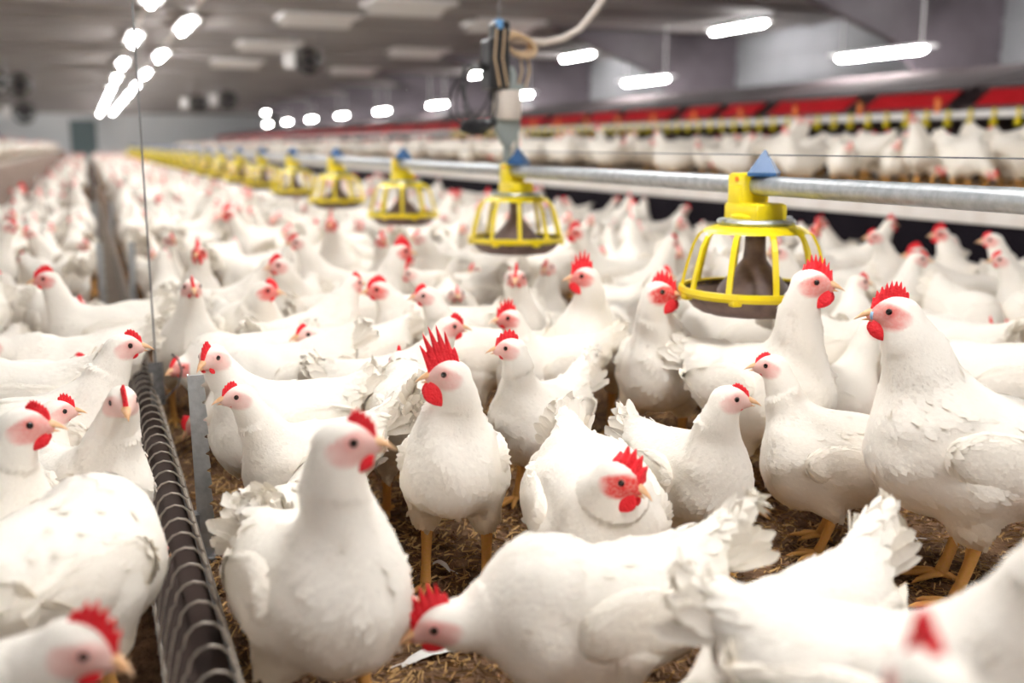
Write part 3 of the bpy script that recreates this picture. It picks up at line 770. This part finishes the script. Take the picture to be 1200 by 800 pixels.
for y in (1.98, 4.92, 8.6, 12.4, 16.):
    MB().box((-.075,y-.02,.0), (.085,y+.02,.012), .003).box((-.055,y-.015,.01), (-.045,y+.015,.1)).box((.045,y-.015,.01), (.058,y+.015,.1)).build('stand_base', 'steel_dark', t)
b_ = MB().prism([(-.006,.175),(-.006,.235),(-.016,.235),(-.016,.262),(.02,.262),(.02,.15),(-.014,.15),(-.014,.2)], -.0015, .0015).build('hanger_bracket', 'steel_dark', t)
b_.location = (.028, 2.7, -.004)
MB().tube([(.0,.0,.152),(.02,-.02,.17),(.05,-.04,.205),(.062,-.05,.245),(.055,-.055,.275),(.04,-.06,.292)], .0022, 6).build('loose_wire', 'steel_dark', b_)
MB().tube([(.005,.002,.2),(.0,.003,.225),(.006,.002,.255)], .002, 6).build('hook', 'wire_steel', b_)
tag(MB().tube([(TX+.031,2.7,.255),(TX+.033,2.7,1.2),(TX+.036,2.7,ZC)], .0022, 6).build('suspension_wire', 'steel_dark'), 'thin dark wire running from the ceiling down to the feed trough', 'wire')

# ------------------------------------------------------------------ loose straw and fallen feathers on the litter
def strips(n, zone, lo, hi, wd):
    v, f = [], []
    for _ in range(n):
        x, y = zone(); a = random.uniform(0, math.pi); l = random.uniform(lo, hi)/2; w = wd*random.uniform(.6, 1.4); z = gz(x, y)+random.uniform(.001,.009); dz = random.uniform(-.006,.006); b = random.uniform(-.004,.004)
        c, s = math.cos(a), math.sin(a); o = len(v)
        for t_, bz in ((-1,0),(0,1),(1,0)):
            for q in (-1,1): v.append((x+c*l*t_-s*w*q, y+s*l*t_+c*w*q, z+dz*t_+b*bz+.0012*q))
        f += [(o,o+1,o+3,o+2),(o+2,o+3,o+5,o+4)]
    return v, f
def zn():
    while True:
        x, y = random.uniform(.1,2.4), random.uniform(.95,3.4)
        if random.random() < (.35 if y > 2.4 else 1): return x, y
v1 = strips(20000, zn, .010, .036, .0009); v2 = strips(9000, zn, .008, .03, .0019)
sm = MB().add(*v1, 0).add(*v2, 1).build('straw_litter', ['straw','straw_dark']); tag(sm, 'golden chopped straw and dark chaff scattered over the brown litter', 'straw', kind='stuff')
def fallen(x, y, L, rz, lab):
    v, f = [], []; n = 10; rnd = random.Random(int(x*1000))
    for i in range(n+1):
        t_ = i/n; w = L*.13*math.sin(math.pi*min(1,t_*.9+.08))**.7*rnd.uniform(.75,1.1)
        z = .006+.012*math.sin(t_*math.pi)
        v += [(L*t_, -w, z-.003), (L*t_, 0, z+.002), (L*t_, w, z-.003)]
    for i in range(n): a = 3*i; f += [(a,a+3,a+4,a+1),(a+1,a+4,a+5,a+2)]
    mb = MB().add(v, f); o = mb.build('fallen_feather', 'feather_white', smooth=True); o.location = (x, y, gz(x, y)+.002); o.rotation_euler = (0, 0, rz); tag(o, lab, 'feather')
    MB().tube([(-.02,0,.006),(0,0,.008),(L*.9,0,.012)], [.0012,.0012,.0005], 5).build('quill', 'deck_edge', o)
noisy('feather_white', (.82,.80,.76), (.9,.88,.85), 30, .8)
for px, py, L, rz, lab in ((470,778,.10,.15,'long white feather lying on the litter by the yellow foot'), (528,668,.05,2.,'small white feather on the litter behind the yellow-legged hen'), (860,640,.07,.6,'white feather on the straw in the open patch'), (876,612,.04,2.4,'curled small white feather beside an orange foot'), (912,700,.08,.5,'white feather on straw in front of the open patch'), (1075,632,.06,2.8,'white feather in the gap beside the big hen')):
    p = at(px, py, 0); fallen(p[0], p[1], L, rz, lab)
# ------------------------------------------------------------------ the flock
H_ = []                                    # (x, y, heading, scale) of every bird already standing
CR = ((.2,.033), (.12,.075), (.03,.1), (-.06,.096), (-.14,.07), (-.205,.045))
def circles(x, y, h, s=1.):
    c, n = math.cos(h), math.sin(h)
    return [(x+d*s*c, y+d*s*n, r*s) for d, r in CR]
OCC = []; HL = []; HO = []
def hero(px, py, phi, label, s=1., z=None, body=False, dx=0, dy=0, **kw):
    """a hen whose eye (or body centre) is seen at a photograph pixel; phi: 0 faces right, 90 away, 180 left, 270 to the camera"""
    kw.setdefault('head', (.125,.46)); hx, hz = kw['head']
    p = at(px, py, z if body else hz*s)
    va = math.atan2(p[1], p[0]) - math.pi/2
    h = va + math.radians(phi)
    if not body: p = p - s*np.array([math.cos(h)*hx - math.sin(h)*kw.get('side',0), math.sin(h)*hx + math.cos(h)*kw.get('side',0), 0])
    D = math.hypot(p[0], p[1])
    kw.setdefault('res', .0048 if D < 2.3 else .006); kw.setdefault('nf', 6000 if D < 2.3 else 3000)
    hen = Hen('hen%d' % len(H_), seed=100+len(H_)*7, **kw)
    H_.append((p[0]+dx, p[1]+dy, h, s)); OCC.extend(circles(p[0]+dx, p[1]+dy, h, s))
    HL.append((label, circles(p[0]+dx, p[1]+dy, h, s)))
    ob = hen.place(p[0]+dx, p[1]+dy, h, s, label); HO.append([ob, p[0]+dx, p[1]+dy, h, s, 0. if D < 1.35 else .014 if D < 3.02 else .07])
    if DEBUG: print('HERO %-60s x %.2f y %.2f D %.2f' % (label[:60], p[0], p[1], D))
DEBUG = False
# right side
hero(1047,366,187,'tall white hen with jagged red comb, facing left beside the picture edge',1.08,head=(.12,.475),tilt=17,raise_=.015,comb=.023,spikes=9,wattle=.034,redness=.6,nose=True,nk_=1.22,plump=1.1)
hero(903,427,176,'small plump hen with orange feet facing left before the tall hen',.86,plump=1.2,head=(.135,.43),raise_=-.015,tilt=6,comb=.011,wattle=.015,redness=.3)
hero(945,331,-38,'hen with ragged comb and big wattles looking right below the nearest feeder',1.08,head=(.10,.478),hyaw=30,tilt=12,raise_=.01,comb=.03,spikes=8,floppy=.3,wattle=.036,redness=.6)
# centre
hero(521,438,262,'cockerel-like white bird with tall spiky red comb and yellow legs',.92,head=(.085,.46),hyaw=-76,tilt=24,raise_=.03,comb=.056,spikes=6,wattle=.044,redness=.25,lean=.35)
hero(407,517,-63,'large soft-focus hen facing right in front of the spiky-combed bird',1.03,head=(.08,.425),raise_=-.03,hyaw=58,tilt=18,comb=.018,wattle=.026,redness=.3)
hero(857,467,-48,'hen with small comb looking right over bare litter, nape ragged',.86,head=(.11,.43),hyaw=52,tilt=10,comb=.011,wattle=.015,redness=.2,fluff=1.2)
hero(727,562,-72,'fluffy hen with crimson face and drooping comb, head bent low',.96,head=(.13,.31),plump=1.2,hyaw=52,hpitch=-16,tilt=-4,sit=.035,comb=.03,spikes=5,floppy=.7,wattle=.036,redness=1.,fluff=1.6)
hero(597,408,232,'hen facing left with upright pointed tail, behind the crimson-faced hen',.86,head=(.11,.44),tilt=8,hyaw=-52,comb=.02,wattle=.018,redness=.3,tail_up=1.7)
hero(513,730,192,'blurred hen with red comb, head lowered at the bottom picture edge',.98,head=(.215,.195),hpitch=-14,tilt=3,comb=.03,wattle=.022,redness=.35,tail_up=1.4,sit=.055)
hero(684,325,258,'tall-combed hen looking left on open litter before the second feeder',1.0,head=(.10,.455),hyaw=-70,tilt=20,raise_=.02,comb=.04,wattle=.034,redness=.75)
hero(781,343,-90,'hen with wholly red face looking right beside the nearest feeder cage',1.05,head=(.11,.43),tilt=8,hyaw=76,comb=.026,floppy=.3,wattle=.036,redness=1.)
hero(494,347,178,'hen with curved beak looking left, behind the spiky comb',.92,head=(.13,.43),comb=.018,wattle=.02,redness=.3,tilt=8)
hero(527,384,6,'hen looking right, its head just above the spiky red comb',.9,head=(.13,.405),comb=.018,wattle=.024,redness=.5,tilt=8)
hero(474,490,98,'hen seen from behind with raised fluffy rump beside the spiky-combed bird',.95,z=.22,body=True,head=(.16,.33),tilt=-2,tail_up=1.0,fluff=1.2,comb=.015)
hero(578,326,262,'small red-faced hen facing the camera beneath the second feeder',.95,head=(.12,.43),comb=.02,wattle=.02,redness=.6,tilt=8)
hero(596,372,200,'hen with upright comb directly behind the pointed-tail hen',.9,head=(.12,.40),comb=.03,wattle=.02,redness=.7)
hero(850,402,196,'cream hen standing under the nearest feeder pan, turned away',.95,z=.21,body=True,head=(.21,.22),tilt=0,comb=.015)
hero(992,412,30,'hen whose body fills the space behind the small plump hen',1.,z=.25,body=True,head=(.22,.17),hpitch=-30,tilt=-6,comb=.015)
# lower right
hero(930,748,238,'very near blurred hen with raised ragged tail, head out of sight',.92,z=.17,body=True,head=(.235,.17),hpitch=-20,tilt=0,tail_up=1.4,fluff=1.4,comb=.018,sit=.065)
hero(1052,795,-2,'very near blurred hen with raised neck at the lower picture corner',.95,z=.25,body=True,head=(.16,.45),tilt=4,comb=.018)
hero(1088,808,112,'hen showing only a blurred pink comb along the bottom picture edge',1.,head=(.16,.46),hpitch=-20,comb=.022,redness=.5)
# left
hero(97,757,-40,'very near blurred hen with red comb looking down at the trough',.95,head=(.18,.335),hyaw=16,hpitch=-22,sit=.03,comb=.024,wattle=.024,redness=.25)
hero(37,499,-24,'hen with scalloped comb and white earlobe at the picture edge',.97,head=(.115,.40),hyaw=14,tilt=12,comb=.016,spikes=9,wattle=.028,redness=.5)
hero(75,483,10,'hen half hidden behind the white-earlobed one, only beak and comb showing',.84,head=(.12,.375),comb=.018,wattle=.015,redness=.3)
hero(150,468,304,'hen staring straight at the camera beside the feed trough',.88,head=(.13,.437),hyaw=-26,plump=.94,tilt=12,comb=.016,wattle=.012,redness=.15,hpitch=-12)
hero(141,407,4,'hen with orange beak looking right over the feed trough',.95,head=(.13,.42),tilt=8,comb=.014,wattle=.018,redness=.25)
hero(240,420,196,'hen turned towards the camera behind the notched steel post',.92,head=(.14,.415),plump=1.12,hyaw=40,tilt=4,comb=.018,wattle=.022,redness=.2,hpitch=-8)
hero(287,465,194,'pale-faced hen looking left past the notched steel post',.82,head=(.15,.42),tilt=0,comb=.015,wattle=.014,redness=.15)
hero(366,600,66,'hen crouched beside the notched post with its head turned away',.9,z=.18,body=True,head=(.19,.19),hpitch=-20,sit=.06,tilt=-2,comb=.013,fluff=1.2)
hero(96,684,52,'broad hen beside the trough facing away, its head hidden',1.,z=.2,body=True,head=(.19,.17),plump=1.1,sit=.01,tilt=2,comb=.015,hpitch=-15,tail_up=1.)
hero(203,431,200,'hen with a red cheek peering over the trough by the loose wire end',.92,head=(.17,.265),hyaw=30,comb=.012,wattle=.016,redness=.6,tilt=4)
hero(62,327,182,'hen with bright comb facing left in the crowd before the far posts',.95,head=(.13,.43),comb=.02,wattle=.02,redness=.6)
hero(72,425,186,'round-backed hen resting behind the orange-beaked trough hen',.98,z=.24,body=True,head=(.17,.31),sit=.02,comb=.014)
hero(14,470,150,'hen back cut by the picture edge behind the white-earlobed hen',.98,z=.24,body=True,head=(.17,.31),comb=.014)
# middle distance
for px, py, hz, phi, lab, cb_ in ((470,295,.45,20,'red-combed hen turned away in mid crowd below the fourth feeder',.03),(402,332,.39,40,'white hen looking right, one of a facing pair',.014),(428,337,.38,188,'white hen looking left, facing its neighbour',.02),
        (333,343,.38,-64,'white hen with red wattle looking right in mid crowd',.018),(343,308,.40,8,'white hen behind the red-wattled one, head raised',.016),(304,313,.4,250,'hen looking left in mid crowd above the pale-faced hen',.016),
        (268,250,.44,200,'white hen with large red comb far along the trough',.036),(388,262,.45,262,'upright hen with narrow red comb facing the camera below the third feeder',.03),
        (1152,378,.24,205,'white hen with low head behind the tall hen, red comb',.02),(1184,385,.24,-60,'white hen at the picture edge looking right behind the tall hen',.018),
        (1029,278,.44,190,'white hen with raised head before the black skirt, looking left',.012),(1080,297,.40,200,'white hen with red comb before the black skirt',.022),(1150,282,.44,186,'white hen near the picture edge before the black skirt',.014),
        (675,272,.44,200,'white hen with red face right of the second feeder cage',.026),(740,262,.44,100,'white hen turned away with red comb tip at the black skirt',.02)):
    hero(px, py, phi, lab, 1., head=(.13,hz), hyaw=(58 if phi < 0 and px < 400 else -58 if phi == 250 else 0), comb=cb_, wattle=.02 if cb_ < .025 else .03, redness=.4 if cb_ < .018 else .8, tilt=10 if hz > .36 else -2, nf=1800, res=.0065, detail=1)
hero(1163,447,178,'white hen pecking with its back to the tall hen at the picture edge',1.,z=.25,body=True,head=(.235,.15),hpitch=-35,tilt=-8,comb=.02,nf=2500)

# the rest of the flock
PO = [dict(head=(.125,.44),tilt=12,comb=.015,redness=.3), dict(head=(.12,.445),tilt=14,hyaw=45,comb=.026,wattle=.028,redness=.7), dict(head=(.14,.41),hyaw=-50,tilt=6,comb=.013,redness=.2),
      dict(head=(.23,.14),hpitch=-38,tilt=-8,comb=.016), dict(head=(.16,.34),tilt=0,comb=.013,redness=.2), dict(head=(.18,.29),tilt=-3,hyaw=30,comb=.012,sit=.03,redness=.2), dict(head=(.13,.37),sit=.07,tilt=4,comb=.012,hyaw=-25,redness=.2), dict(head=(.115,.465),tilt=18,raise_=.02,comb=.038,wattle=.034,redness=1.,hyaw=-20)]
PW = [.12,.06,.12,.18,.2,.16,.13,.03]
PD = [.03,.03,.05,.2,.27,.22,.2,0.]
PN = ['with neck stretched up', 'with red comb, head turned', 'looking over one side', 'pecking downwards', 'with half-lowered head', 'crouching with low head', 'sitting down', 'with tall red comb']
MID = [Hen('mid%d' % i, seed=40+i, res=.0085, nf=500, detail=1, **p) for i, p in enumerate(PO)]
FAR = [Hen('far%d' % i, seed=60+i, res=.012, nf=120, detail=0, **p) for i, p in enumerate(PO)]
rng = np.random.default_rng(11)
GAPS = [(1.02,2.15,.34),(1.28,2.3,.40),(1.6,2.6,.36),(1.35,1.72,.26),(1.1,1.62,.22),(.52,1.62,.2),(.62,1.85,.16),(1.6,2.65,.2),(1.65,1.6,.2)]
cand = []
def fits(cs, r):
    a = np.asarray(OCC)
    for c in cs:
        if (np.hypot(a[:,0]-c[0], a[:,1]-c[1]) < r*(a[:,2]+c[2])).any(): return False
    return True
def scatter(n, x0, x1, y0, y1, z, r, a=-60, b=1260):
    for _ in range(n):
        x, y = rng.uniform(x0, x1), y0+(y1-y0)*rng.random()
        px, py, w = pix((x, y, z+.3))
        if w < .3 or px < a or px > b or py > 830: continue
        if z == 0 and (abs(x-TX) < .15 or any((x-ga)**2+(y-gb)**2 < gc*gc for ga, gb, gc in GAPS)): continue
        h = rng.uniform(0, 6.28)
        if z == 0 and abs(x-TX) < .24: h = rng.choice([math.pi/2, -math.pi/2])+rng.normal(scale=.2)
        cs = circles(x, y, h)
        if z == 0 and any(abs(c[0]-TX) < .05+c[2] for c in cs): continue
        if not all(x0+c[2] < c[0] < x1-c[2] for c in cs): continue
        if not fits(cs, r): continue
        v = int(rng.choice(8, p=PW if z == 0 else PD))
        if z == 0 and abs(x-FX) < .4 and min(abs(y-f) for f in FY) < .42 and v in (0,1,2,7): v = int(rng.choice([3,4,5,6]))
        OCC.extend(cs); cand.append((w, x, y, h, z, v, rng.uniform(.87,1.0)))
scatter(14000, -.78, 3.84, 1.9, 9., 0, .83)
scatter(5000, 4.12, 5.92, 1.5, 14., DZ, .86)
scatter(2500, -3.1, -1.1, 3., 14., DZ, .86)
scatter(1500, 1.75, 3.84, 1.0, 3.2, 0, .86, 1200, 1560)
# let the birds shoulder each other apart: nobody stands inside a neighbour
def relax():
    B = [[x, y, h, s, lim, 0.] for _, x, y, h, s, lim in HO] + [[c[1], c[2], c[3], c[6], .25, c[4]] for c in cand]
    B = np.array(B); X0 = B[:,:2].copy(); off = np.array([d for d, _ in CR]); rad = np.array([r for _, r in CR]); n = len(B); m = len(CR)
    hx = np.stack([np.cos(B[:,2]), np.sin(B[:,2])], 1); wgt = np.where(B[:,4] < .03, .15, np.where(B[:,4] < .1, .5, 1.))
    own = np.repeat(np.arange(n), m); R = (rad[None]*B[:,3:4]).ravel(); lv = np.repeat(B[:,5], m)
    for it in range(160):
        P = (B[:,None,:2] + hx[:,None]*(off[None,:,None]*B[:,3][:,None,None])).reshape(-1,2)
        mv = np.zeros((n,2)); 
        d = P[:,None]-P[None]; q = np.hypot(d[...,0], d[...,1]); pen = (R[:,None]+R[None])-q
        ok = (pen > 0) & (own[:,None] != own[None]) & (lv[:,None] == lv[None])
        i, j = np.nonzero(ok)
        u = d[i,j]/(q[i,j][:,None]+1e-6)*pen[i,j][:,None]*.18
        np.add.at(mv, own[i], u)
        fl_ = lv < .1
        pt = np.where(fl_, np.maximum(0, .052+R-np.abs(P[:,0]-TX)), 0)*np.sign(P[:,0]-TX)
        np.add.at(mv[:,0], own, .4*pt)
        lo_ = np.where(fl_, -.93, np.where(P[:,0] > 2, 4.06, -3.3)); hi_ = np.where(fl_, 3.97, np.where(P[:,0] > 2, 5.96, -1.0))
        np.add.at(mv[:,0], own, .4*np.maximum(0, lo_+R-P[:,0]) - .4*np.maximum(0, P[:,0]+R-hi_))
        B[:,:2] += mv*wgt[:,None]
        dd = B[:,:2]-X0; l = np.hypot(dd[:,0], dd[:,1]); f = np.minimum(1, B[:,4]/(l+1e-9)); B[:,:2] = X0+dd*f[:,None]
    for k, o in enumerate(HO): o[0].location.x, o[0].location.y = B[k,0], B[k,1]
    for k in range(len(cand)):
        c = cand[k]; b = B[len(HO)+k]; w = float((np.array([b[0], b[1], .3])-EYE)@FWD); cand[k] = (w, float(b[0]), float(b[1]))+c[3:]
    if DEBUG: print('RELAX max pen', pen[ok].max() if ok.any() else 0, int((pen[ok] > .03).sum()))
relax()
cand.sort(key=lambda c: c[0])
N_IND = 318-len(H_)
def zone(x, y, z):
    if z > 0: return ('on the deck before the red nests' if x > 2 else 'on the deck beyond the feed trough')
    if x < TX: return 'in the crowd left of the feed trough'
    k = int(np.argmin([abs(y-f) for f in FY]))
    if x > FX+.35: return 'between the %s feeder and the black skirt' % ORD[k]
    if x > FX-.35: return 'under the %s yellow feeder' % ORD[k]
    return 'between the trough and the %s yellow feeder' % ORD[k]
for k, (w, x, y, h, z, v, s) in enumerate(cand[:N_IND]):
    zn_ = zone(x, y, z)
    far = w > 6.5
    (FAR if far else MID)[v].place(x, y, h, s, 'white hen %s %s' % (PN[v], zn_), 'white hens '+zn_, z)
# past those: the far flock as one mass
rest = [(c[1], c[2], c[3], c[4], c[5], c[6]) for c in cand[N_IND:]]
def sc_far(x0, x1, y0, y1, z, dens):
    n = int((x1-x0)*(y1-y0)*dens); nx_ = max(1, int(round((x1-x0)/math.sqrt(1/dens)))); ny_ = n//nx_
    for i in range(nx_):
        for j in range(ny_):
            x = x0+(x1-x0)*(i+.5+rng.uniform(-.3,.3))/nx_; y = y0+(y1-y0)*(j+.5+rng.uniform(-.3,.3))/ny_
            px, py, w = pix((x, y, z+.3))
            if w < 1 or px < -40 or px > 1240: continue
            if z == 0 and abs(x-TX) < .19: continue
            rest.append((x, y, rng.choice([math.pi/2, -math.pi/2]) if z == 0 and abs(x-TX) < .34 else rng.uniform(0,6.28), z, int(rng.choice(8, p=PW if z == 0 else PD)), rng.uniform(.87,1.0)))
sc_far(-.66, 3.72, 9.35, 58, 0, 7.5); sc_far(4.25, 5.75, 14.2, 56, DZ, 8.); sc_far(-3.2, -1.2, 14.2, 56, DZ, 7.)
def flat(h):
    me = h.body; V = np.empty(len(me.vertices)*3, f32); me.vertices.foreach_get('co', V); V = V.reshape(-1,3)
    C = np.empty(len(V)*4, f32); me.attributes['tone'].data.foreach_get('color', C); C = C.reshape(-1,4)
    fs = [tuple(p.vertices) for p in me.polygons]; n0 = len(fs); o = len(V)
    for n, m2 in h.parts:
        v2 = np.array([tuple(v.co) for v in m2.vertices]); fs += [tuple(i+len(V) for i in p.vertices) for p in m2.polygons]
        V = np.concatenate([V, v2]); C = np.concatenate([C, np.tile([0,0,0,0.], (len(v2),1))])
    tr = []; mi = []
    for k, f in enumerate(fs):
        for j in range(1, len(f)-1): tr.append((f[0], f[j], f[j+1])); mi.append(0 if k < n0 else 1)
    return V, C, np.array(tr), np.array(mi, np.int32)
LOD = [[flat(Hen('m%d' % i, seed=80+i, res=r, nf=0, detail=0, **p)) for i, p in enumerate(PO)] for r in (.018, .03)]
VV, CC, TT, II = [], [], [], []; o = 0
for x, y, h, z, v, s in rest:
    if z == 0 and abs(x-FX) < .42 and min(abs(y-q) for q in FY) < .42 and v in (0,1,2,4,7): v = 5
    V, C, T, I = LOD[0 if y < 16 else 1][v]
    c, n = math.cos(h)*s, math.sin(h)*s
    VV.append(np.stack([x+V[:,0]*c-V[:,1]*n, y+V[:,0]*n+V[:,1]*c, z+V[:,2]*s], 1).astype(f32)); CC.append(C.astype(f32)); TT.append(T+o); II.append(I); o += len(V)
me = mesh_from('hen_flock', np.concatenate(VV), np.concatenate(TT), [M['plumage'], M['comb']], np.concatenate(CC))
me.polygons.foreach_set('material_index', np.concatenate(II))
ob = bpy.data.objects.new('hen_flock', me); COL.objects.link(ob); tag(ob, 'blurred mass of white hens filling the far end of the house', 'hens', kind='stuff')
if DEBUG: print('CAND', len(cand), 'REST', len(rest), 'VERTS', o, 'LASTD', cand[min(N_IND, len(cand))-1][0])
